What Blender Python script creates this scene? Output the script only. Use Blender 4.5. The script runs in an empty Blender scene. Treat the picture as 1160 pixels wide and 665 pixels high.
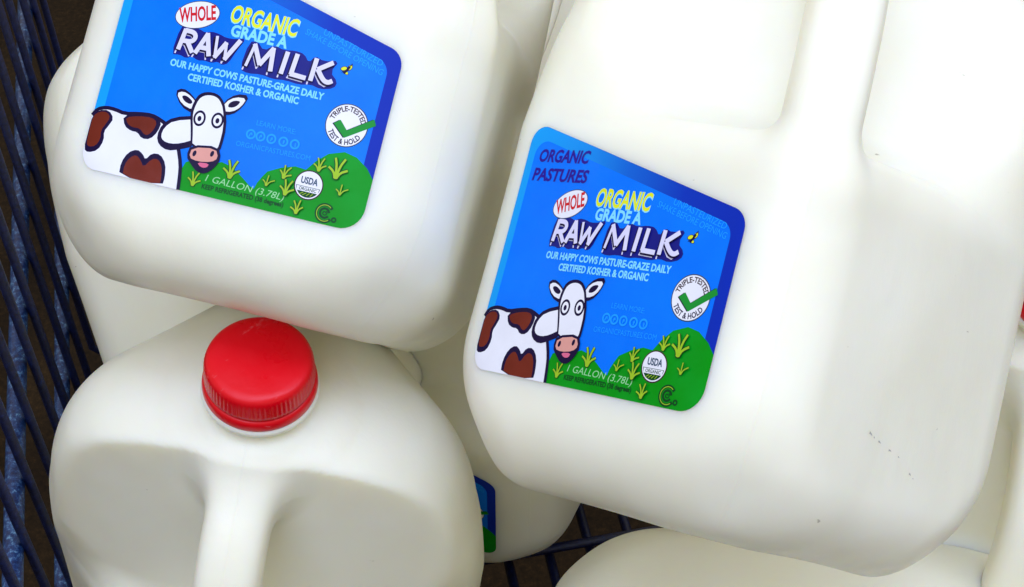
import bpy, bmesh, math, random
import numpy as np
from mathutils import Matrix, Vector
from mathutils.geometry import tessellate_polygon

# ------------------------------------------------------------------ camera, light, exposure
S = bpy.context.scene
COL = S.collection
CAM_Z = 1.1786
cam_data = bpy.data.cameras.new("camera")
cam = bpy.data.objects.new("camera", cam_data)
COL.objects.link(cam)
cam.location = (0, 0, CAM_Z)
cam.rotation_euler = (math.radians(42), 0, 0)
cam_data.sensor_width = 36
cam_data.lens = 1700 / 1160 * 36
cam_data.clip_start = 0.02
cam_data.clip_end = 50
S.camera = cam

world = bpy.data.worlds.new("World")
S.world = world
world.use_nodes = True
world.node_tree.nodes["Background"].inputs[0].default_value = (1.0, 0.955, 0.815, 1)
world.node_tree.nodes["Background"].inputs[1].default_value = WORLD_STRENGTH = 0.62

def area_lamp(name, loc, target, size, size_y, power, color):
    l = bpy.data.lights.new(name, 'AREA')
    l.shape = 'RECTANGLE'
    l.size, l.size_y, l.energy, l.color = size, size_y, power, color
    o = bpy.data.objects.new(name, l)
    o.location = loc
    o.rotation_euler = (Vector(target) - Vector(loc)).to_track_quat('-Z', 'Y').to_euler()
    COL.objects.link(o)
    return o

# the shop's strip lights overhead
area_lamp("ceiling_strip_light", (-0.45, -0.50, 3.0), (0.0, 0.35, 0.7), 1.4, 2.2, 27.5, (0.78, 0.93, 1.44))
area_lamp("ceiling_strip_light", (0.9, 0.2, 3.0), (0.05, 0.4, 0.7), 0.7, 2.4, 21, (0.78, 0.93, 1.44))

S.view_settings.view_transform = 'Standard'
S.view_settings.look = 'None'
S.view_settings.exposure = 0.04
S.view_settings.gamma = 1.0

# ------------------------------------------------------------------ materials
def new_mat(name):
    m = bpy.data.materials.new(name)
    m.use_nodes = True
    return m, m.node_tree.nodes, m.node_tree.links, m.node_tree.nodes["Principled BSDF"]

def plain(name, color, rough=0.35, spec=0.4, metallic=0.0):
    m, n, l, b = new_mat(name)
    b.inputs["Base Color"].default_value = (*color, 1)
    b.inputs["Roughness"].default_value = rough
    b.inputs["Specular IOR Level"].default_value = spec
    b.inputs["Metallic"].default_value = metallic
    return m

def noise(n, l, scale, detail=4, rough=0.55, coord="Object", stretch=None):
    t = n.new("ShaderNodeTexCoord")
    out = t.outputs[coord]
    if stretch:
        mp = n.new("ShaderNodeMapping")
        mp.inputs["Scale"].default_value = stretch
        l.new(out, mp.inputs["Vector"])
        out = mp.outputs[0]
    x = n.new("ShaderNodeTexNoise")
    x.inputs["Scale"].default_value = scale
    x.inputs["Detail"].default_value = detail
    x.inputs["Roughness"].default_value = rough
    l.new(out, x.inputs["Vector"])
    return x.outputs["Fac"]

def ramp(n, l, fac, stops):
    r = n.new("ShaderNodeValToRGB")
    el = r.color_ramp.elements
    while len(el) < len(stops):
        el.new(0.5)
    for e, (p, c) in zip(el, stops):
        e.position = p
        e.color = (*c, 1)
    l.new(fac, r.inputs[0])
    return r.outputs[0]

def bump(n, l, b, fac, strength, dist):
    x = n.new("ShaderNodeBump")
    x.inputs["Strength"].default_value = strength
    x.inputs["Distance"].default_value = dist
    l.new(fac, x.inputs["Height"])
    l.new(x.outputs[0], b.inputs["Normal"])

def plastic_jug():
    m, n, l, b = new_mat("milky_plastic")
    f = noise(n, l, 22, 3)
    tint = ramp(n, l, f, [(0.3, (0.882, 0.857, 0.685)), (0.7, (0.897, 0.88, 0.735))])
    # rare dark specks and rub marks on the skin
    specks = ramp(n, l, noise(n, l, 210, 2, 0.5, stretch=(1, 1, 2.2)), [(0.775, (1, 1, 1)), (0.83, (0.58, 0.55, 0.5))])
    mx = n.new("ShaderNodeMix"); mx.data_type = 'RGBA'; mx.blend_type = 'MULTIPLY'
    mx.inputs["Factor"].default_value = 1
    l.new(tint, mx.inputs["A"]); l.new(specks, mx.inputs["B"])
    l.new(mx.outputs["Result"], b.inputs["Base Color"])
    # scuffs: small grey rub marks
    g = noise(n, l, 75, 5, 0.7, stretch=(1, 1, 0.35))
    r = ramp(n, l, g, [(0.30, (0.55, 0.55, 0.55)), (0.5, (0.36, 0.36, 0.36))])
    l.new(r, b.inputs["Roughness"])
    b.inputs["Specular IOR Level"].default_value = 0.42
    # milk behind thin plastic: light travels some millimetres under the skin
    b.inputs["Subsurface Weight"].default_value = 1.0
    b.inputs["Subsurface Radius"].default_value = (1.0, 0.82, 0.5)
    at = n.new("ShaderNodeAttribute"); at.attribute_name = "depth"
    ml = n.new("ShaderNodeMath"); ml.operation = 'MULTIPLY'; ml.inputs[1].default_value = 0.011
    l.new(at.outputs["Fac"], ml.inputs[0])
    l.new(ml.outputs[0], b.inputs["Subsurface Scale"])
    # mould parting line across the handle corner, and the faint wobble of blown plastic
    tc = n.new("ShaderNodeTexCoord")
    dp = n.new("ShaderNodeVectorMath"); dp.operation = 'DOT_PRODUCT'
    dp.inputs[1].default_value = (0.7071, 0.7071, 0)
    l.new(tc.outputs["Object"], dp.inputs[0])
    ab = n.new("ShaderNodeMath"); ab.operation = 'ABSOLUTE'
    l.new(dp.outputs["Value"], ab.inputs[0])
    mr = n.new("ShaderNodeMapRange"); mr.interpolation_type = 'SMOOTHSTEP'
    mr.inputs["From Max"].default_value = 0.0007; mr.inputs["To Min"].default_value = 1; mr.inputs["To Max"].default_value = 0
    l.new(ab.outputs[0], mr.inputs["Value"])
    b1 = n.new("ShaderNodeBump"); b1.inputs["Strength"].default_value = 0.22; b1.inputs["Distance"].default_value = 0.0004
    l.new(mr.outputs["Result"], b1.inputs["Height"])
    b2 = n.new("ShaderNodeBump"); b2.inputs["Strength"].default_value = 0.16; b2.inputs["Distance"].default_value = 0.0008
    l.new(noise(n, l, 190, 4, 0.6, stretch=(1, 1, 0.4)), b2.inputs["Height"])
    l.new(b1.outputs[0], b2.inputs["Normal"])
    b3 = n.new("ShaderNodeBump"); b3.inputs["Strength"].default_value = 0.25; b3.inputs["Distance"].default_value = 0.004
    l.new(noise(n, l, 26, 2, 0.5), b3.inputs["Height"])
    l.new(b2.outputs[0], b3.inputs["Normal"])
    l.new(b3.outputs[0], b.inputs["Normal"])
    return m

M = {}
M["jug"] = plastic_jug()

def red_cap():
    m, n, l, b = new_mat("red_plastic")
    f = noise(n, l, 140, 6, 0.75, stretch=(1, 0.4, 1))
    l.new(ramp(n, l, f, [(0.62, (0.74, 0.001, 0.008)), (0.70, (0.80, 0.12, 0.13))]), b.inputs["Base Color"])
    l.new(ramp(n, l, noise(n, l, 60, 4), [(0.35, (0.24,) * 3), (0.65, (0.42,) * 3)]), b.inputs["Roughness"])
    b.inputs["Specular IOR Level"].default_value = 0.3
    bump(n, l, b, noise(n, l, 300, 2), 0.12, 0.0005)
    return m
M["cap"] = red_cap()

def label_print(name, color, c2=None):
    m, n, l, b = new_mat(name)
    c2 = c2 or tuple(min(1, x * 1.06) for x in color)
    l.new(ramp(n, l, noise(n, l, 60, 5), [(0.35, color), (0.65, c2)]), b.inputs["Base Color"])
    b.inputs["Roughness"].default_value = 0.20
    b.inputs["Specular IOR Level"].default_value = 0.09
    bump(n, l, b, noise(n, l, 70, 4), 0.16, 0.0016)
    return m

def band_print():
    """border of the label: printed cyan at the left running to navy at the right"""
    m, n, l, b = new_mat("printed_border")
    uv = n.new("ShaderNodeUVMap"); uv.uv_map = "print"
    sp = n.new("ShaderNodeSeparateXYZ")
    l.new(uv.outputs[0], sp.inputs[0])
    l.new(ramp(n, l, sp.outputs[0], [(0.02, (0.005, 0.33, 0.80)), (0.30, (0.005, 0.25, 0.74)), (0.5, (0.004, 0.12, 0.58)),
                                    (0.75, (0.003, 0.035, 0.42)), (1.0, (0.003, 0.024, 0.38))]), b.inputs["Base Color"])
    b.inputs["Roughness"].default_value = 0.3
    b.inputs["Specular IOR Level"].default_value = 0.09
    bump(n, l, b, noise(n, l, 70, 4), 0.16, 0.0016)
    return m

M["band"] = band_print()
M["azure"] = label_print("printed_azure", (0.000, 0.165, 0.86), (0.001, 0.19, 0.88))
M["green"] = label_print("printed_green", (0.001, 0.27, 0.004), (0.002, 0.31, 0.014))
M["white"] = label_print("printed_white", (0.80, 0.80, 0.84))
M["ink"] = label_print("printed_navy_ink", (0.010, 0.004, 0.035))
M["brown"] = label_print("printed_brown", (0.14, 0.018, 0.008), (0.18, 0.024, 0.012))
M["pink"] = label_print("printed_pink", (0.72, 0.33, 0.27))
M["rose"] = label_print("printed_rose", (0.70, 0.14, 0.25))
M["cyan"] = label_print("printed_pale_cyan", (0.22, 0.68, 0.86))
M["faint"] = label_print("printed_faint_blue", (0.012, 0.33, 0.90))
M["yellow"] = label_print("printed_yellow", (0.72, 0.75, 0.02))
M["lime"] = label_print("printed_lime", (0.33, 0.52, 0.02))
M["red"] = label_print("printed_red", (0.60, 0.012, 0.02))
M["navy"] = label_print("printed_navy", (0.010, 0.012, 0.19))
M["violet"] = label_print("printed_violet", (0.022, 0.006, 0.24))
M["lavender"] = label_print("printed_lavender", (0.68, 0.66, 0.84))
M["dgreen"] = label_print("printed_dark_green", (0.004, 0.06, 0.012))
M["leaf"] = label_print("printed_check_green", (0.012, 0.27, 0.03))
M["slate"] = label_print("printed_slate", (0.03, 0.07, 0.12))
M["maroon"] = label_print("printed_dark_brown", (0.04, 0.018, 0.02))
M["scuff"] = plain("grey_scrape", (0.46, 0.44, 0.41), 0.6)
M["mint"] = label_print("printed_mint", (0.30, 0.66, 0.30))

def painted_wire(name, stops):
    m, n, l, b = new_mat(name)
    f = noise(n, l, 420, 6, 0.8)
    l.new(ramp(n, l, f, stops), b.inputs["Base Color"])
    b.inputs["Roughness"].default_value = 0.36
    b.inputs["Specular IOR Level"].default_value = 0.5
    bump(n, l, b, f, 0.5, 0.0008)
    return m
M["wire"] = painted_wire("navy_painted_wire", [(0.42, (0.0015, 0.003, 0.02)), (0.60, (0.003, 0.009, 0.06)), (0.78, (0.02, 0.05, 0.17))])
M["rail"] = painted_wire("worn_lit_blue_rail", [(0.40, (0.003, 0.010, 0.06)), (0.54, (0.012, 0.05, 0.18)), (0.68, (0.19, 0.40, 0.60))])  # wear speckle, with overhead light painted in as paler blue than the wires

def shop_floor():
    m, n, l, b = new_mat("speckled_floor")
    f = noise(n, l, 9, 5)
    g = noise(n, l, 160, 6, 0.8)
    mix = n.new("ShaderNodeMix"); mix.data_type = 'RGBA'; mix.blend_type = 'MULTIPLY'
    mix.inputs["Factor"].default_value = 1
    l.new(ramp(n, l, f, [(0.3, (0.013, 0.0065, 0.002)), (0.7, (0.034, 0.0195, 0.007))]), mix.inputs["A"])
    l.new(ramp(n, l, g, [(0.36, (0.35, 0.33, 0.3)), (0.55, (0.75, 0.72, 0.68)), (0.70, (1.6, 1.5, 1.4))]), mix.inputs["B"])
    l.new(mix.outputs["Result"], b.inputs["Base Color"])
    b.inputs["Roughness"].default_value = 0.7
    b.inputs["Specular IOR Level"].default_value = 0.1
    bump(n, l, b, g, 0.3, 0.002)
    return m
M["floor"] = shop_floor()

def cardboard():
    m, n, l, b = new_mat("tan_cardboard")
    f = noise(n, l, 30, 6, 0.7, stretch=(1, 6, 1))
    l.new(ramp(n, l, f, [(0.3, (0.33, 0.19, 0.065)), (0.7, (0.46, 0.28, 0.11))]), b.inputs["Base Color"])
    b.inputs["Roughness"].default_value = 0.8
    return m
M["card"] = cardboard()

# ------------------------------------------------------------------ object helpers
MM = 0.001

def link(name, mesh, parent=None):
    o = bpy.data.objects.new(name, mesh)
    COL.objects.link(o)
    if parent:
        o.parent = parent
    return o

def thing(name, label, cat, group=None, loc=(0, 0, 0), rot=(0, 0, 0)):
    o = bpy.data.objects.new(name, None)
    o.empty_display_size = 0.05
    COL.objects.link(o)
    o.location = loc
    o.rotation_euler = rot
    o["label"], o["category"] = label, cat
    if group:
        o["group"] = group
    return o

def smooth(me):
    me.polygons.foreach_set("use_smooth", [True] * len(me.polygons))

# ------------------------------------------------------------------ setting: shop floor under the cart
def build_floor():
    bm = bmesh.new()
    bmesh.ops.create_grid(bm, x_segments=2, y_segments=2, size=12)
    me = bpy.data.meshes.new("floor"); bm.to_mesh(me); bm.free()
    me.materials.append(M["floor"])
    o = link("floor", me)
    o["kind"] = "structure"
build_floor()

# ------------------------------------------------------------------ the wire basket of the cart
BASKET_Z = 0.505

def tube(bm, pts, r, seg=12):
    pts = [Vector(p) for p in pts]
    rings = []
    for i, p in enumerate(pts):
        d = (pts[min(i + 1, len(pts) - 1)] - pts[max(i - 1, 0)]).normalized()
        a = d.cross(Vector((0.31, 0.27, 0.91)))
        if a.length < 1e-3:
            a = d.cross(Vector((1, 0, 0)))
        a.normalize()
        b = d.cross(a)
        rings.append([bm.verts.new(p + r * (math.cos(t) * a + math.sin(t) * b))
                      for t in (2 * math.pi * k / seg for k in range(seg))])
    for r0, r1 in zip(rings, rings[1:]):
        for k in range(seg):
            bm.faces.new((r0[k], r0[(k + 1) % seg], r1[(k + 1) % seg], r1[k]))
    bm.faces.new(rings[0][::-1]); bm.faces.new(rings[-1])

def bm_obj(name, bm, mat, parent=None):
    bmesh.ops.recalc_face_normals(bm, faces=bm.faces)
    me = bpy.data.meshes.new(name); bm.to_mesh(me); bm.free()
    me.materials.append(mat)
    smooth(me)
    return link(name, me, parent)

def build_cart():
    root = thing("shopping_cart", "blue painted wire shopping cart basket holding the heap of milk jugs", "shopping cart",
                 loc=CART_LOC, rot=(0, 0, math.radians(CART_HEADING)))
    rnd = random.Random(4)
    # local frame: side wall in the plane x = 0, y runs forward, z up from the basket bottom
    y0, y1, top = -0.45, 0.75, 0.40
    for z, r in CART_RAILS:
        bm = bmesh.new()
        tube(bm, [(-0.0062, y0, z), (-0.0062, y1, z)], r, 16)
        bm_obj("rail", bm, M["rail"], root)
    bm = bmesh.new()
    y = y0
    while y < y1:
        dx = rnd.uniform(-0.0007, 0.0007)
        tube(bm, [(dx, y, top), (dx, y + rnd.uniform(-.001, .001), 0.006), (0.004, y, 0.0008), (0.012, y, 0.0)], 0.0021)
        y += 0.033
    bm_obj("side_wires", bm, M["wire"], root)
    bm = bmesh.new()
    x = 0.012
    while x < 0.60:
        tube(bm, [(x, y0, -0.0052), (x, y1, -0.0052)], 0.0026)
        x += 0.022
    y = y0
    while y < y1:
        tube(bm, [(0.012, y, 0), (0.6, y, 0)], 0.0026)
        y += 0.06
    bm_obj("bottom_wires", bm, M["wire"], root)
CART_HEADING = 11.5
CART_LOC = (-0.130, 0.0, BASKET_Z - 0.003)
CART_RAILS = ((0.150, 0.0042), (0.058, 0.0040), (0.245, 0.0040))
build_cart()

# ------------------------------------------------------------------ the milk jug: a signed-distance shape in millimetres
# z up from the base, label face towards -y, handle on the corner between +x and -y
PZ = np.array([-20, 0, 120, 150, 170, 185, 198, 208, 216, 222, 227, 231, 260.])
PA = np.array([72.5, 72.5, 72.5, 72.0, 70.4, 67.8, 63.6, 56.8, 46.5, 34.5, 23.5, 18.9, 18.2])

def _pchip(xs, ys):
    h = np.diff(xs); d = np.diff(ys) / h
    m = np.zeros_like(ys)
    for i in range(1, len(xs) - 1):
        if d[i - 1] * d[i] > 0:
            w1, w2 = 2 * h[i] + h[i - 1], h[i] + 2 * h[i - 1]
            m[i] = (w1 + w2) / (w1 / d[i - 1] + w2 / d[i])
    m[0], m[-1] = d[0], d[-1]
    def f(x):
        k = np.clip(np.searchsorted(xs, x) - 1, 0, len(xs) - 2)
        t = (x - xs[k]) / h[k]
        t2, t3 = t * t, t * t * t
        return ((2 * t3 - 3 * t2 + 1) * ys[k] + (t3 - 2 * t2 + t) * h[k] * m[k]
                + (-2 * t3 + 3 * t2) * ys[k + 1] + (t3 - t2) * h[k] * m[k + 1])
    return f
half_width = _pchip(PZ, PA)

def smin(a, b, k):
    h = np.maximum(k - np.abs(a - b), 0) / k
    return np.minimum(a, b) - h * h * k * 0.25

def smax(a, b, k):
    return -smin(-a, -b, k)

HANDLE = np.array([(16, 213), (33, 206.5), (49, 198), (62, 186), (70.5, 170), (75.5, 150), (77.8, 130), (78.4, 108)], float)

def _densify(P, m=5):
    Q = np.vstack([2 * P[0] - P[1], P, 2 * P[-1] - P[-2]])
    out = []
    for i in range(1, len(Q) - 2):
        for k in range(m):
            s = k / m
            out.append(0.5 * ((2 * Q[i]) + (Q[i + 1] - Q[i - 1]) * s + (2 * Q[i - 1] - 5 * Q[i] + 4 * Q[i + 1] - Q[i + 2]) * s * s
                              + (3 * Q[i] - Q[i - 1] - 3 * Q[i + 1] + Q[i + 2]) * s ** 3))
    return np.array(out + [P[-1]])
HANDLE = _densify(HANDLE)

def handle_sdf(d, t, z):
    best = np.full_like(d, 1e6)
    for (d0, z0), (d1, z1) in zip(HANDLE[:-1], HANDLE[1:]):
        L2 = (d1 - d0) ** 2 + (z1 - z0) ** 2
        s = np.clip(((d - d0) * (d1 - d0) + (z - z0) * (z1 - z0)) / L2, 0, 1)
        px, pz = d - d0 - s * (d1 - d0), z - z0 - s * (z1 - z0)
        best = np.minimum(best, px * px + pz * pz)
    q = np.sqrt(best)
    # rounded-square section about 22 mm wide
    e = ((q / 11.0) ** 3 + np.abs(t / 12.0) ** 3 + 1e-9) ** (1 / 3.0)
    return (e - 1) * 11.0

def jug_sdf(p):
    x, y, z = p[..., 0], p[..., 1], p[..., 2]
    a = half_width(z)
    r = np.minimum(26 + 11 * np.clip((z - 122) / 45, 0, 1), a)
    # filled faces belly out slightly
    belly = 1.6 * np.exp(-((z - 78) / 48) ** 2)
    bx = belly * np.exp(-(x / 42) ** 2)
    by = belly * np.exp(-(y / 42) ** 2)
    ax, ay = np.abs(x) - by, np.abs(y) - bx
    wx, wy = ax - (a - r), ay - (a - r)
    side = np.hypot(np.maximum(wx, 0), np.maximum(wy, 0)) + np.minimum(np.maximum(wx, wy), 0) - r
    R = 26.0
    # foot: rounded base edge with a shallow raised centre
    bot = -z + 3.5 * np.exp(-(x * x + y * y) / 1500.0)
    wx, wy = side + R, bot + R
    f = np.hypot(np.maximum(wx, 0), np.maximum(wy, 0)) + np.minimum(np.maximum(wx, wy), 0) - R
    # the four lower corners are cut back at a slant
    f = smax(f, ((np.abs(x) + np.abs(y)) * math.sqrt(0.5) - 67.5) * 0.80 - z * 0.60, 10)
    f = np.maximum(f, z - 243)
    # faint dents
    f = f + 0.3 * np.sin(x * 0.047 + 1.1) * np.sin(z * 0.043 + 0.6) + 0.25 * np.sin(y * 0.06 - z * 0.031 + 2.0)
    # recess beside the handle
    d = (x - y) * math.sqrt(0.5); t = (x + y) * math.sqrt(0.5)
    wall = (29 + (208 - z) * 0.20 - 0.20 * (np.sqrt(t * t + 150) - 12.2)) - d
    ledge = (126 - 0.10 * (d - 60)) - z
    cut = smax(wall, ledge, 10) * 0.92
    f = smax(f, -cut, 3.5 + 11 * np.clip((150 - z) / 26, 0, 1))
    return smin(f, handle_sdf(d, t, z), 6 + 8 * np.clip((z - 188) / 20, 0, 1))

def sdf_grad(p, e=0.15):
    g = np.stack([jug_sdf(p + np.eye(3)[k] * e) - jug_sdf(p - np.eye(3)[k] * e) for k in range(3)], -1) / (2 * e)
    return g

def surface_nets(lo, hi, h):
    ax = [np.arange(lo[k], hi[k] + h, h) for k in range(3)]
    G = np.stack(np.meshgrid(*ax, indexing='ij'), -1)
    F = jug_sdf(G)
    n = F.shape
    ins = F < 0
    corners = [(i, j, k) for i in (0, 1) for j in (0, 1) for k in (0, 1)]
    def sl(i, j, k):
        return (slice(i, n[0] - 1 + i), slice(j, n[1] - 1 + j), slice(k, n[2] - 1 + k))
    cnt = sum(ins[sl(*c)].astype(np.int8) for c in corners)
    act = (cnt > 0) & (cnt < 8)
    idx = np.full(act.shape, -1, np.int64)
    cells = np.argwhere(act)
    idx[act] = np.arange(len(cells))
    acc = np.zeros((len(cells), 3)); num = np.zeros(len(cells))
    for c0 in corners:
        for k in range(3):
            if c0[k]:
                continue
            c1 = list(c0); c1[k] = 1
            a = F[tuple((cells + c0).T)]; b = F[tuple((cells + c1).T)]
            m = (a < 0) != (b < 0)
            s = a[m] / (a[m] - b[m])
            pt = cells[m] + np.array(c0, float); pt[:, k] += s
            acc[m] += pt; num[m] += 1
    V = acc / num[:, None] * h + np.array(lo)
    quads = []
    for k in range(3):
        sa = [slice(1, -1)] * 3; sb = [slice(1, -1)] * 3
        sa[k] = slice(0, n[k] - 1); sb[k] = slice(1, n[k])
        A, B = ins[tuple(sa)], ins[tuple(sb)]
        e = np.argwhere(A != B)
        if not len(e):
            continue
        flip = A[tuple(e.T)]
        c = e + 1; c[:, k] -= 1
        u, v = (k + 1) % 3, (k + 2) % 3
        du, dv = np.eye(3, dtype=int)[u], np.eye(3, dtype=int)[v]
        q = np.stack([idx[tuple((c - du - dv).T)], idx[tuple((c - dv).T)], idx[tuple(c.T)], idx[tuple((c - du).T)]], 1)
        q[~flip] = q[~flip][:, ::-1]
        quads.append(q)
    Q = np.concatenate(quads)
    for _ in range(4):
        g = sdf_grad(V)
        V = V - np.clip(jug_sdf(V) / np.maximum((g * g).sum(1), 0.05), -1, 1)[:, None] * g * 0.9
    return V, Q

def mesh_from(name, V, Q, N, mat, depth):
    used = np.unique(Q)
    re = np.full(len(V), -1); re[used] = np.arange(len(used))
    me = bpy.data.meshes.new(name)
    me.from_pydata((V[used] * MM).tolist(), [], re[Q].tolist())
    me.materials.append(mat)
    smooth(me)
    me.attributes.new("depth", 'FLOAT', 'POINT').data.foreach_set("value", depth[used].astype(np.float32))
    me.normals_split_custom_set_from_vertices(N[used].tolist())
    return me

def build_jug_meshes():
    V, Q = surface_nets((-80, -80, -4), (80, 80, 247), 1.7)
    g = sdf_grad(V)
    N = g / np.linalg.norm(g, axis=1, keepdims=True)
    d = (V[:, 0] - V[:, 1]) * math.sqrt(0.5); t = (V[:, 0] + V[:, 1]) * math.sqrt(0.5)
    near = (handle_sdf(d, t, V[:, 2]) < 3.2) & (V[:, 2] > 122) & (d > 27)
    hf = near[Q].sum(1) >= 3
    # scattering dies out towards the joint between body and handle, so that no line shows there
    seam = V[np.intersect1d(np.unique(Q[hf]), np.unique(Q[~hf]))]
    dist = np.full(len(V), 1e9)
    for c in seam:
        dist = np.minimum(dist, ((V - c) ** 2).sum(1))
    depth = np.clip((np.sqrt(dist) - 0.8) / 20, 0.004, 1)
    return mesh_from("body", V, Q[~hf], N, M["jug"], depth), mesh_from("handle", V, Q[hf], N, M["jug"], depth)
BODY, HANDLE_ME = build_jug_meshes()

def lathe_mesh(name, prof, seg, mat, ridge=None):
    """prof: (radius, z) from the axis outwards; ridge(z, theta) adds to the radius"""
    V, F = [], []
    for r, z in prof:
        for k in range(seg):
            th = 2 * math.pi * k / seg
            rr = r + (ridge(r, z, k) if ridge else 0)
            V.append((rr * math.cos(th) * MM, rr * math.sin(th) * MM, z * MM))
    m = len(prof)
    for i in range(m - 1):
        for k in range(seg):
            F.append((i * seg + k, (i + 1) * seg + k, (i + 1) * seg + (k + 1) % seg, i * seg + (k + 1) % seg))
    V.append((0, 0, prof[0][1] * MM)); c = len(V) - 1
    if prof[0][0] > 0.01 and prof[0][0] < 6:
        for k in range(seg):
            F.append((c, k, (k + 1) % seg))
    me = bpy.data.meshes.new(name)
    me.from_pydata(V, [], F)
    me.materials.append(mat)
    me.attributes.new("depth", 'FLOAT', 'POINT').data.foreach_set("value", [0.25] * len(V))
    smooth(me)
    return me

CAP_PROF = [(1, 253.0), (8, 253.0), (15, 252.9), (17.0, 252.7), (17.9, 252.3), (18.5, 251.7), (19.0, 250.8), (19.25, 249.6),
            (19.4, 248), (19.55, 246), (19.7, 244), (19.8, 242.4), (19.3, 241.8), (18.6, 241.6)]
CAP = lathe_mesh("cap", CAP_PROF, 288, M["cap"],
                 lambda r, z, k: (0.15 * (1 if k % 4 < 2 else -0.6)) if 243 < z < 250.2 else 0)
RING_PROF = [(18.7, 241.5), (19.6, 241.4), (20.2, 241.0), (20.6, 239.6), (20.8, 237.8), (20.6, 236.6), (19.6, 236.3)]
RING = lathe_mesh("tamper_ring", RING_PROF, 96, M["cap"])

# ------------------------------------------------------------------ the label, drawn flat in millimetres and laid on the jug's face
LABEL_Z = 35.0

def on_jug(uv, lift, shift):
    """label millimetres -> jug surface: wrapped round the rounded square, then pressed onto the skin"""
    s = uv[:, 0] - 50 + shift
    f, r, a = 46.5, 26.0, 72.5
    th = np.clip((np.abs(s) - f) / r, 0, math.pi / 2)
    x = np.sign(s) * (np.minimum(np.abs(s), f) + r * np.sin(th))
    y = -(a - r) - r * np.cos(th) + np.maximum(np.abs(s) - f - r * math.pi / 2, 0)
    p = np.stack([x, y, LABEL_Z + uv[:, 1]], 1)
    for _ in range(5):
        g = sdf_grad(p)
        p = p - (jug_sdf(p) / (g * g).sum(1))[:, None] * g
    g = sdf_grad(p)
    return p + g / np.linalg.norm(g, axis=1, keepdims=True) * lift

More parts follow.
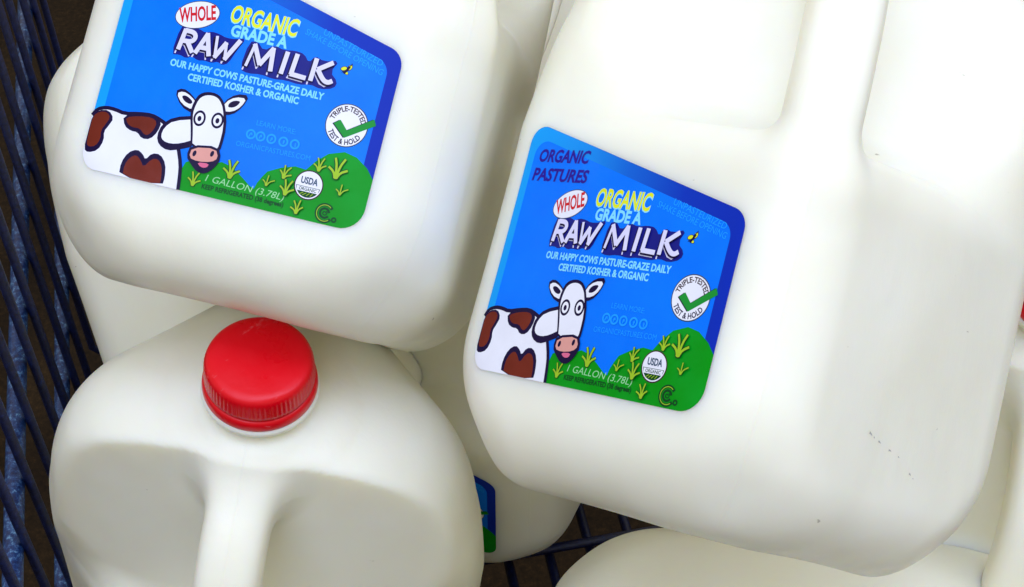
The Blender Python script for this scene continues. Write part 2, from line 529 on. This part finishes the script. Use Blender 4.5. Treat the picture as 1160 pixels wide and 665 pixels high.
class Print:
    """collects flat shapes (label mm) in stacked layers; build() cuts them fine and lays them on the jug"""
    def __init__(self, base):
        self.base, self.n, self.items = base, 0, []
    def tris(self, verts, faces, mat):
        self.items.append((verts, faces, mat, self.base + 0.011 * self.n))
        self.n += 1
        return self
    def poly(self, pts, mat, smooth_it=0):
        pts = [tuple(p) for p in pts]
        for _ in range(smooth_it):          # corner cutting, closed
            q = []
            for a, b in zip(pts, pts[1:] + pts[:1]):
                q += [(a[0] * .75 + b[0] * .25, a[1] * .75 + b[1] * .25), (a[0] * .25 + b[0] * .75, a[1] * .25 + b[1] * .75)]
            pts = q
        f = tessellate_polygon([[Vector((x, y, 0)) for x, y in pts]])
        return self.tris(pts, f, mat)
    def ring(self, c, r0, r1, mat, ry=1.0, rot=0.0, n=40):
        V, F = [], []
        cr, sr = math.cos(rot), math.sin(rot)
        for k in range(n):
            t = 2 * math.pi * k / n
            for r in (r0, r1):
                x, y = r * math.cos(t), r * ry * math.sin(t)
                V.append((c[0] + x * cr - y * sr, c[1] + x * sr + y * cr))
        for k in range(n):
            j = (k + 1) % n
            F.append((2 * k, 2 * k + 1, 2 * j + 1, 2 * j))
        return self.tris(V, F, mat)
    def disc(self, c, r, mat, ry=1.0, rot=0.0, n=36):
        cr, sr = math.cos(rot), math.sin(rot)
        return self.poly([(c[0] + r * math.cos(t) * cr - r * ry * math.sin(t) * sr,
                           c[1] + r * math.cos(t) * sr + r * ry * math.sin(t) * cr)
                          for t in (2 * math.pi * k / n for k in range(n))], mat)
    def stroke(self, pts, w, mat, closed=False, taper=False, smooth_it=1):
        pts = [Vector(p) for p in pts]
        for _ in range(smooth_it):
            q = [] if closed else [pts[0]]
            seq = list(zip(pts, pts[1:] + pts[:1])) if closed else list(zip(pts, pts[1:]))
            for a, b in seq:
                q += [a * .75 + b * .25, a * .25 + b * .75]
            if not closed:
                q.append(pts[-1])
            pts = q
        V, F = [], []
        n = len(pts)
        for i, p in enumerate(pts):
            a = pts[i - 1] if (i or closed) else p
            b = pts[(i + 1) % n] if (i < n - 1 or closed) else p
            d = (b - a).normalized()
            ww = w * 0.5 * ((1 - 0.8 * i / (n - 1)) if taper else 1)
            o = Vector((-d.y, d.x)) * ww
            V += [tuple(p + o), tuple(p - o)]
        for i in range(n if closed else n - 1):
            j = (i + 1) % n
            F.append((2 * i, 2 * i + 1, 2 * j + 1, 2 * j))
        return self.tris(V, F, mat)
    def text(self, s, p0, p1, cap, mat, bold=0.0, shear=0.0, dv=(0, 0)):
        V, F = text_mesh(s, bold, shear)
        w = max(v[0] for v in V); h = text_cap(bold)
        p0 = Vector(p0) + Vector(dv); p1 = Vector(p1) + Vector(dv)
        ex = (p1 - p0); L = ex.length; ex.normalize(); ey = Vector((-ex.y, ex.x))
        return self.tris([tuple(p0 + ex * (x / w * L) + ey * (y / h * cap)) for x, y in V], F, mat)
    def arc_text(self, s, c, r, t0, t1, cap, mat, bold=0.02, inside=False):
        """letters round a circle from angle t0 to t1 (degrees); inside = reads along the bottom"""
        V, F = text_mesh(s, bold, 0)
        w = max(v[0] for v in V); h = text_cap(bold)
        out = []
        for x, y in V:
            t = math.radians(t0 + (t1 - t0) * x / w)
            rr = r - y / h * cap if inside else r + y / h * cap
            out.append((c[0] + rr * math.cos(t), c[1] + rr * math.sin(t)))
        return self.tris(out, F, mat)
    def build(self, name, parent, step=1.2):
        mats = []
        bm = bmesh.new()
        lay = bm.faces.layers.int.new("layer")
        uvl = bm.loops.layers.uv.new("print")
        for k, (V, F, mat, lift) in enumerate(self.items):
            if mat not in mats:
                mats.append(mat)
            vs = [bm.verts.new((x, y, lift)) for x, y in V]
            for f in F:
                try:
                    fc = bm.faces.new([vs[i] for i in f])
                except ValueError:
                    continue
                fc.material_index = mats.index(mat)
                fc[lay] = k
                if fc.normal.z == 0:
                    fc.normal_update()
        bmesh.ops.delete(bm, geom=[f for f in bm.faces if f.calc_area() < 1e-9], context='FACES_ONLY')
        for f in bm.faces:
            f.normal_update()
            if f.normal.z < 0:
                f.normal_flip()
        xs = [v.co.x for v in bm.verts]; ys = [v.co.y for v in bm.verts]
        for lo, hi, no in ((min(xs), max(xs), (1, 0, 0)), (min(ys), max(ys), (0, 1, 0))):
            st = step if no[0] else step * 3.4
            c = math.ceil(lo / st) * st
            while c < hi:
                bmesh.ops.bisect_plane(bm, geom=bm.verts[:] + bm.edges[:] + bm.faces[:], dist=1e-5,
                                       plane_co=Vector(no) * (c + 0.0137), plane_no=no)
                c += st
        bm.verts.ensure_lookup_table()
        for f in bm.faces:
            for lp in f.loops:
                lp[uvl].uv = (lp.vert.co.x / 100, lp.vert.co.y / 100)
        co = np.array([v.co[:] for v in bm.verts])
        P = on_jug(co[:, :2], co[:, 2:3], self.shift) * MM
        for v, p in zip(bm.verts, P):
            v.co = p
        bmesh.ops.recalc_face_normals(bm, faces=[])
        me = bpy.data.meshes.new(name)
        bm.to_mesh(me); bm.free()
        for m in mats:
            me.materials.append(M[m])
        g = sdf_grad(np.array([v.co[:] for v in me.vertices]) / MM)
        N = g / np.linalg.norm(g, axis=1, keepdims=True)
        smooth(me)
        me.normals_split_custom_set_from_vertices(N.tolist())
        return link(name, me, parent)

_caps = {}
def text_mesh(s, bold=0.0, shear=0.0):
    cu = bpy.data.curves.new("lettering_curve", 'FONT')
    cu.body, cu.size, cu.offset, cu.shear, cu.resolution_u = s, 1.0, bold, shear, 3
    o = bpy.data.objects.new("lettering_curve", cu)
    COL.objects.link(o)
    dg = bpy.context.evaluated_depsgraph_get()
    me = bpy.data.meshes.new_from_object(o.evaluated_get(dg))
    V = [(v.co.x, v.co.y) for v in me.vertices]
    F = [tuple(p.vertices) for p in me.polygons]
    bpy.data.meshes.remove(me); bpy.data.objects.remove(o); bpy.data.curves.remove(cu)
    x0 = min(v[0] for v in V)
    return [(x - x0, y) for x, y in V], F

def text_cap(bold=0.0):
    if bold not in _caps:
        _caps[bold] = max(v[1] for v in text_mesh("E", bold)[0])
    return _caps[bold]

def rounded(pts, rads, n=8):
    """polygon with each corner rounded"""
    out = []
    m = len(pts)
    for i in range(m):
        p, a, b = Vector(pts[i]), Vector(pts[i - 1]), Vector(pts[(i + 1) % m])
        u, v = (a - p).normalized(), (b - p).normalized()
        half = math.acos(max(-1, min(1, u.dot(v)))) / 2
        c = p + (u + v).normalized() * (rads[i] / math.sin(half))
        s, e = p + u * (rads[i] / math.tan(half)), p + v * (rads[i] / math.tan(half))
        a0 = math.atan2(s.y - c.y, s.x - c.x); a1 = math.atan2(e.y - c.y, e.x - c.x)
        dd = (a1 - a0 + math.pi) % (2 * math.pi) - math.pi
        for k in range(n + 1):
            t = a0 + dd * k / n
            out.append((c.x + rads[i] * math.cos(t), c.y + rads[i] * math.sin(t)))
    return out

HILLS = [(34, 2), (36.5, 9.6), (39.5, 11.2), (43, 11), (46.1, 11.3), (48.7, 12.4), (52.5, 11.6), (56.9, 8.9), (60, 6.8), (61.6, 6.2),
         (62.2, 8.4), (63.3, 10.6), (64.7, 12.8), (69, 15.1), (73.6, 16.6), (77.3, 16.3), (79.9, 19.8), (83.4, 23.1), (88.6, 24.9),
         (93, 24), (97.3, 21.2), (100.4, 17.2)]

def build_label(parent, shift):
    Print.shift = shift
    p = Print(0.10)
    p.poly(rounded([(0, 0), (100, 0), (100, 60.8), (0.0, 87.0)], [6, 8, 6.5, 6]), "band")
    p.poly(rounded([(3.6, 0.02), (95.8, 0.02), (95.8, 56.7), (3.6, 81.6)], [3.0, 4.0, 5.5, 5]), "azure")
    corner = rounded([(0, 0), (100, 0), (100, 60.8), (0.0, 87.0)], [6, 8.0, 6.5, 6])[9:18]
    p.poly(HILLS[:-1] + [(100.0, 18.0)] + corner[::-1] + [(34.0, 0.0)], "green")
    label = p.build("label", parent)

    c = Print(0.19)                                        # the cow
    back = [(-0.2, 18.0), (1.2, 20.3), (4.3, 21.5), (7.7, 21.5), (11.3, 20.8), (16.4, 21.9), (20.9, 22.4), (24.5, 21.4), (28.2, 19.7)]
    chest = [(32.7, 14.0), (35.0, 8.5), (35.7, 4.7), (36.3, 0.0)]
    c.poly([(0, 6)] + back + chest + rounded([(0, 0), (100, 0), (100, 60.8), (0.0, 87.0)], [6, 8, 6.5, 6])[:9][::-1], "white")
    c.poly([(-0.0, 17.9), (2.0, 20.1), (5.6, 20.8), (8.0, 18.4), (6.9, 15.6), (5.8, 13.4), (6.6, 10.4), (5.4, 6.6), (2.0, 5.2), (0.1, 6.2), (0.0, 12.1)], "ink", 1)
    c.poly([(0.3, 17.8), (2.4, 19.7), (5.3, 20.0), (6.7, 18.4), (5.7, 15.8), (4.7, 13.5), (5.3, 10.6), (4.2, 7.9), (1.8, 7.2), (0.6, 8.1), (0.3, 12.8)], "brown", 1)
    c.poly([(11.0, 20.0), (16.4, 21.8), (21.6, 22.4), (24.9, 20.9), (24.4, 17.3), (22.4, 14.3), (19.4, 13.9), (17.4, 15.7), (15.0, 15.6), (12.4, 16.7)], "ink", 1)
    c.poly([(12.0, 19.7), (16.5, 21.1), (21.3, 21.6), (23.3, 20.4), (22.9, 17.8), (21.4, 15.5), (19.9, 15.4), (17.9, 17.1), (15.1, 16.9), (13.2, 17.7)], "brown", 1)
    c.poly([(14.9, 0.1), (14.5, 4.5), (16.0, 8.3), (18.9, 10.1), (21.3, 8.9), (22.6, 7.2), (24.3, 9.9), (27.3, 10.2), (29.9, 7.5), (30.8, 3.0), (30.6, 0.1)], "ink", 1)
    c.poly([(16.2, 0.1), (15.9, 4.1), (17.1, 6.8), (19.1, 8.2), (21.0, 6.8), (22.6, 4.6), (24.7, 8.0), (26.9, 8.5), (28.8, 6.5), (29.6, 2.7), (29.7, 0.1)], "brown", 1)
    c.stroke(back + [(30.5, 17.5)], 1.25, "ink")
    c.stroke([(32.0, 15.0)] + chest, 1.25, "ink")
    c.poly([(24.4, 16.0), (25.2, 20.2), (28.6, 23.4), (36.5, 25.6), (38.4, 15.6), (33.3, 13.2), (29.3, 11.9), (25.8, 13.2)], "ink", 1)
    c.poly([(25.8, 16.3), (26.3, 19.3), (28.9, 22.2), (37.4, 24.6), (37.6, 17.6), (33.3, 15.3), (29.8, 14.4), (27.0, 14.8)], "white", 1)
    for pts in ([(27.2, 31.6), (29.5, 33.0), (32.8, 31.8), (36.2, 29.0), (34.6, 26.6), (30.2, 27.9)],
                [(52.2, 35.3), (48.0, 34.9), (44.8, 32.2), (44.2, 28.4), (48.2, 29.0), (50.9, 31.7)]):
        cx = sum(q[0] for q in pts) / 6; cy = sum(q[1] for q in pts) / 6
        c.poly([(cx + (x - cx) * 1.10, cy + (y - cy) * 1.22) for x, y in pts], "ink", 1)
        c.poly([(cx + (x - cx) * 0.93, cy + (y - cy) * 0.86) for x, y in pts], "white", 1)
        c.poly([(cx + (x - cx) * 0.50, cy + 0.15 + (y - cy) * 0.42) for x, y in pts], "ink", 1)
    head = [(36.4, 20.0), (35.0, 25.0), (34.8, 27.6), (35.6, 31.2), (37.0, 32.7), (39.0, 33.4), (41.1, 33.4), (43.0, 32.5), (44.9, 29.9), (46.6, 23.9), (46.6, 17.3), (46.0, 15.8), (37.5, 14.8)]
    cx, cy = 40.8, 24
    c.poly([(cx + (x - cx) * 1.15, cy + 0.2 + (y - cy) * 1.07) for x, y in head], "ink", 1)
    c.poly([(cx + (x - cx) * 0.98, cy + (y - cy) * 0.98) for x, y in head], "white", 1)
    for e in ((37.6, 24.9), (43.9, 25.5)):
        c.disc(e, 2.15, "ink", 1.25); c.disc(e, 1.45, "white", 1.3); c.disc((e[0], e[1] - 0.1), 0.68, "ink", 1.35)
    c.poly([(36.3, 11.6), (36.9, 15.6), (46.4, 17.2), (48.3, 13.4), (46.8, 9.8), (44.2, 7.2), (41.2, 7.2), (38.6, 9.2)], "ink", 1)
    c.poly([(37.3, 11.3), (37.6, 14.9), (45.7, 16.3), (47.3, 13.3), (45.3, 11.5), (40.6, 10.7)], "pink", 1)
    c.poly([(40.4, 10.4), (44.8, 10.9), (44.2, 9.3), (42.2, 9.0)], "rose", 1)
    for e in ((38.9, 13.1), (44.9, 14.3)):
        c.disc(e, 0.62, "ink", 1.7, -0.2, 14)
    c.build("cow_drawing", label)

    t = Print(0.19)                                        # the maker's name and the big title
    t.text("ORGANIC", (6.4, 73.0), (31.0, 72.9), 4.3, "violet", 0.035, 0.12)
    t.text("PASTURES", (5.4, 66.4), (32.6, 66.3), 4.3, "violet", 0.035, 0.12)
    t.build("maker_lettering", label)
    t = Print(0.19)
    t.poly([(22.8, 53.6), (25, 54.6), (29.5, 54.3), (32, 53.4), (34, 54.3), (37, 54.0), (39.5, 53.2), (43, 53.4), (46.6, 54.5), (44.4, 50), (42.6, 45.0),
            (40.5, 43.9), (38.8, 44.8), (36.8, 43.9), (34, 44.2), (31.8, 43.7), (29.5, 44.7), (27.5, 43.6), (25, 44.4), (22.0, 43.9)], "navy", 1)
    t.poly([(47.8, 53.6), (50.6, 54.3), (53.4, 51.6), (56.6, 54.3), (60, 53.3), (64, 54.0), (67.2, 53.6), (69.4, 51.0), (71.0, 53.8), (74.2, 52.6), (79.4, 54.0),
            (77.2, 49.6), (80.4, 47.0), (79.8, 44.6), (75.5, 43.3), (71.6, 44.2), (68, 43.2), (63, 43.7), (59, 43.1), (54.5, 43.8), (50, 43.1), (46.8, 43.9)], "navy", 1)
    LET = [[(24.2, 45.9), (25.2, 53.3)], [(25.0, 52.8), (28.4, 52.7), (29.4, 51.0), (28.2, 49.3), (25.2, 49.2)], [(26.6, 49.4), (29.4, 45.8)],
           [(30.4, 45.8), (33.3, 53.3)], [(33.1, 53.4), (35.4, 45.8)], [(31.5, 48.2), (34.8, 48.2)],
           [(36.7, 53.1), (37.6, 45.7)], [(37.4, 45.8), (40.5, 51.6)], [(40.4, 51.6), (41.2, 45.7)], [(41.0, 45.8), (45.0, 53.3)],
           [(48.8, 45.3), (50.3, 53.2)], [(50.1, 53.2), (53.5, 46.6)], [(53.3, 46.6), (56.9, 53.2)], [(56.7, 53.2), (57.5, 45.3)],
           [(61.2, 45.3), (61.8, 53.0)], [(65.2, 53.0), (64.6, 45.8)], [(64.2, 46.0), (69.8, 45.7)],
           [(71.9, 53.0), (71.5, 45.2)], [(77.7, 52.8), (73.0, 49.4)], [(73.0, 49.6), (75.6, 46.4), (77.4, 45.8), (78.8, 46.8)]]
    for q in LET:                                           # thin offset line, then dark edge, then the pale letter
        t.stroke([(x - 1.0, y - 1.35) for x, y in q], 0.5, "lavender", smooth_it=0)
    for q in LET:
        t.stroke([(x - 0.35, y - 0.35) for x, y in q], 2.0, "ink", smooth_it=0 if len(q) == 2 else 2)
    for k, q in enumerate(LET):
        t.stroke(q, 1.0 if k in (6, 8, 10) else 1.55, "lavender", smooth_it=0 if len(q) == 2 else 2)
    t.build("title_lettering", label)
    t = Print(0.19)
    t.text("ORGANIC", (39.0, 58.9), (63.2, 58.4), 6.0, "cyan", 0.06, 0.08)
    t.text("ORGANIC", (39.2, 59.0), (63.0, 58.6), 5.8, "yellow", 0.028, 0.08)
    t.build("variety_lettering", label)
    t = Print(0.19)
    t.text("GRADE A", (40.6, 54.3), (60.8, 54.1), 3.9, "cyan", 0.04)
    t.text("OUR HAPPY COWS PASTURE-GRAZE DAILY", (22.5, 40.2), (77.2, 40.0), 2.35, "cyan", 0.035)
    t.text("CERTIFIED KOSHER & ORGANIC", (29.9, 36.6), (69.3, 36.8), 2.35, "cyan", 0.035)
    t.text("UNPASTEURIZED", (71.6, 61.4), (93.4, 55.2), 2.0, "faint", 0.0)
    t.text("SHAKE BEFORE OPENING", (65.6, 60.2), (94.2, 52.3), 2.0, "faint", 0.0)
    t.text("LEARN MORE:", (57.2, 27.0), (70.9, 26.8), 1.7, "faint", 0.0)
    t.text("ORGANICPASTURES.COM", (52.0, 18.8), (77.8, 19.4), 1.7, "faint", 0.0)
    for k, x in enumerate((56.2, 59.6, 63.4, 67.6, 71.6)):
        t.ring((x, 23.6), 1.1, 1.7, "faint", 1.0, 0, 24)
        t.stroke([(x - 0.5 + 0.2 * k, 22.8), (x + 0.1, 24.4), (x + 0.4, 23.4)], 0.4, "faint")
    t.build("slogan_lettering", label)
    t = Print(0.19)
    t.text("1 GALLON (3.78L)", (44.6, 5.0), (72.4, 4.6), 2.2, "mint", 0.0, 0.2)
    t.text("KEEP REFRIGERATED (38 degrees)", (44.0, 2.3), (72.8, 2.5), 1.6, "dgreen", 0.03)
    t.build("volume_lettering", label)

    b = Print(0.19)                                        # red word on the white oval
    b.disc((27.6, 58.8), 8.0, "slate", 0.60, 0.30); b.disc((27.6, 58.8), 7.7, "white", 0.585, 0.30)
    b.text("WHOLE", (21.9, 55.1), (34.4, 58.6), 4.9, "red", 0.03, 0.0)
    b.build("oval_badge", label)

    s = Print(0.19)                                        # tested seal with its tick
    k = (87.0, 33.6)
    s.disc(k, 7.3, "slate"); s.disc(k, 6.95, "white")
    s.arc_text("TRIPLE-TESTED", k, 4.75, 168, 14, 1.75, "maroon", 0.025)
    s.arc_text("TEST & HOLD", k, 6.45, 206, 332, 1.8, "ink", 0.025, True)
    tick = [(82.6, 33.4), (84.6, 35.0), (87.5, 32.0), (95.6, 37.6), (96.6, 35.6), (87.2, 29.4)]
    s.poly([(x - 0.45, y - 0.1) for x, y in tick], "ink")
    s.poly(tick, "leaf")
    s.build("tested_seal", label)

    s = Print(0.19)                                        # certifier's round seal
    k = (79.5, 11.5)
    s.disc(k, 5.0, "maroon"); s.disc(k, 4.6, "white")
    half = [(k[0] + 4.2 * math.cos(a), k[1] + 4.2 * math.sin(a)) for a in (math.radians(-172 + 164 * i / 20) for i in range(21))]
    s.poly(half, "dgreen")
    s.poly([(k[0] - 3.9, k[1] - 0.75), (k[0] + 3.9, k[1] - 0.75), (k[0] + 3.6, k[1] - 2.3), (k[0] - 3.6, k[1] - 2.3)], "white")
    s.text("ORGANIC", (k[0] - 3.0, k[1] - 2.0), (k[0] + 3.0, k[1] - 2.0), 1.05, "dgreen", 0.02)
    s.text("USDA", (k[0] - 2.9, k[1] + 0.35), (k[0] + 2.9, k[1] + 0.35), 2.2, "slate", 0.03)
    for i in range(4):
        s.stroke([(k[0] - 2.6 + i * 1.3, k[1] - 3.6), (k[0] - 1.2 + i * 1.1, k[1] - 2.6)], 0.22, "lime", smooth_it=0)
    s.build("certification_seal", label)

    d = Print(0.19)                                        # bee
    for dx, dy, r, rot in ((-1.0, 0.2, 1.25, 0.4), (0.9, 0.9, 1.2, 1.1), (0.1, -1.0, 0.9, -0.6)):
        d.disc((82.4 + dx, 51.6 + dy), r, "ink", 0.62, rot, 16); d.disc((82.4 + dx, 51.6 + dy), r * 0.78, "yellow", 0.6, rot, 16)
    d.stroke([(81.7, 50.2), (82.5, 51.4), (83.2, 52.8)], 0.8, "ink")
    d.stroke([(83.2, 52.8), (83.9, 54.0)], 0.25, "ink"); d.stroke([(81.6, 51.0), (80.9, 50.4)], 0.25, "ink")
    d.build("bee_drawing", label)

    g = Print(0.19)                                        # grass tufts and the spiral
    rnd = random.Random(11)
    for (x, y), sz in (((52.6, 10.0), 2.6), ((40.8, 4.2), 2.0), ((70.6, 13.4), 1.9), ((81.6, 18.4), 1.9), ((87.8, 18.2), 2.9),
                       ((65.6, 9.4), 1.5), ((77.7, 3.0), 1.9), ((90.6, 11.9), 1.5), ((72.6, 8.4), 2.2)):
        lean = rnd.uniform(-0.25, 0.25)
        n = 4 if sz > 1.7 else 3
        for pas, mat, ww in ((0, "dgreen", 0.74), (1, "lime", 0.42)):
            for j in range(n):
                a = -0.85 + 1.75 * j / (n - 1) + lean
                L = sz * (1.4, 2.05, 2.15, 1.5)[j]
                bx, by = x + 0.25 * sz * (j / (n - 1) - 0.5), y - sz * 0.75
                e = (bx + L * math.sin(a) * 0.9, by + L * math.cos(a) * 1.1)
                g.stroke([(bx, by), (bx + (e[0] - bx) * 0.3, by + (e[1] - by) * 0.6), e], ww * sz * 0.62, mat)
            g.disc((x, y - sz * 0.75), (0.62 if pas == 0 else 0.42) * sz * 0.7, mat, 0.7, 0, 14)
    g.build("grass_drawing", label)
    g = Print(0.19)                                        # round mark: an open ring round a small curl, with a little ring at its tail
    k = (87.0, 3.8)
    def arc(r0, r1, a0, a1, n=22):
        return [(k[0] + (r0 + (r1 - r0) * i / n) * math.cos(math.radians(a0 + (a1 - a0) * i / n)),
                 k[1] + (r0 + (r1 - r0) * i / n) * math.sin(math.radians(a0 + (a1 - a0) * i / n))) for i in range(n + 1)]
    g.stroke(arc(2.75, 2.9, 35, 325), 1.05, "dgreen", smooth_it=0)
    g.stroke(arc(2.65, 2.75, 50, 310), 0.25, "lime", smooth_it=0)
    g.stroke(arc(1.5, 1.6, 10, 330), 0.75, "dgreen", smooth_it=0)
    g.stroke(arc(0.3, 0.9, 0, 420), 0.35, "dgreen", smooth_it=0)
    g.ring((90.6, 2.2), 0.4, 0.95, "dgreen", 1, 0, 16)
    g.build("round_mark", label)
    return label

# ------------------------------------------------------------------ the jugs
#JUGS_BEGIN
JUGS = [   # what it looks like, place (m), turn (degrees), label offset (mm)
    ('big milk jug front and right of centre, its blue cow label in full view',
     (0.0616, 0.2839, 0.7413), (-49.21, -28.47, -40.15), 0.5),
    ('labelled milk jug leaning over the red capped jug, its label cut by the frame edge',
     (-0.0945, 0.3738, 0.7498), (-52.19, 2.83, -15.56), -3.0),
    ('unlabelled milk jug standing below with its round red cap in full view',
     (-0.1144, 0.3608, 0.5197), (-1.25, 7.73, -52.43), None),
    ('shaded milk jug deep in the gap below, a sliver of blue label showing',
     (-0.0230, 0.4870, 0.5050), (0.00, 0.00, -25.00), 0.5),
    ('milk jug lying on its side, only a cream rounded end showing under the big jug',
     (0.0160, 0.2810, 0.5815), (0.00, 90.00, 0.00), None),
    ('milk jug at the right edge, grey handle recess showing beside the big jug',
     (0.2160, 0.3880, 0.5050), (0.00, 0.00, -57.00), None),
    ('beige milk jug wedged behind the leaning labelled jug against the blue cart wires',
     (-0.0920, 0.4492, 0.5755), (-39.35, -25.37, -2.11), None),
    ('warm white milk jug filling the gap behind between the two large labelled jugs',
     (-0.0980, 0.5073, 0.6221), (-56.03, 8.19, -24.92), None),
]
#JUGS_END

NECK = lathe_mesh("neck_ring", [(17.5, 236.2), (20.6, 236.2), (21.1, 235.6), (21.4, 234.6), (21.1, 233.5), (20.2, 232.8), (18.2, 232.4)], 96, M["jug"])
for label_text, loc, rot, label_shift in JUGS:
    jug = thing("milk_jug", label_text, "milk jug", "gallon milk jugs heaped in the cart", loc, [math.radians(a) for a in rot])
    link("body", BODY, jug)
    link("handle", HANDLE_ME, jug)
    link("neck_ring", NECK, jug)
    cap = link("cap", CAP, jug)
    link("tamper_ring", RING, cap)
    if label_shift is not None:
        build_label(jug, label_shift)          # stuck on by hand: each a little further along the face
    if "full view" in label_text and label_shift is not None:
        w = Print(0.05); Print.shift = label_shift      # scrape on the plain side
        for a, b, ww in (((162.5, 8.9), (164.2, 8.2), 0.9), ((165.2, 8.0), (165.9, 7.6), 0.5), ((168.2, 7.2), (169.6, 6.8), 0.7), ((174.8, 5.6), (176.3, 5.5), 0.7),
                         ((180.8, 4.6), (181.6, 4.4), 0.5), ((189.4, 0.7), (190.5, 0.2), 0.8), ((192.0, -0.4), (192.5, -0.7), 0.4)):
            w.stroke([a, ((a[0] + b[0]) / 2, (a[1] + b[1]) / 2 + 0.1), b], ww, "scuff", taper=True)
        w.build("scrape_mark", jug)

# ------------------------------------------------------------------ cardboard beyond the jugs
def build_box():
    root = thing("cardboard_box", "tan cardboard box behind the big labelled jug, only a corner showing", "box",
                 loc=(0.40, 0.84, BASKET_Z + 0.003), rot=(0, 0, math.radians(-20)))
    bm = bmesh.new()
    bmesh.ops.create_cube(bm, size=1, matrix=Matrix.Translation((0, 0, 0.04)) @ Matrix.Diagonal((0.2, 0.16, 0.08, 1)))
    bmesh.ops.bevel(bm, geom=bm.edges[:], offset=0.002, segments=2, affect='EDGES')
    me = bpy.data.meshes.new("carton"); bm.to_mesh(me); bm.free()
    me.materials.append(M["card"])
    link("carton", me, root)
build_box()
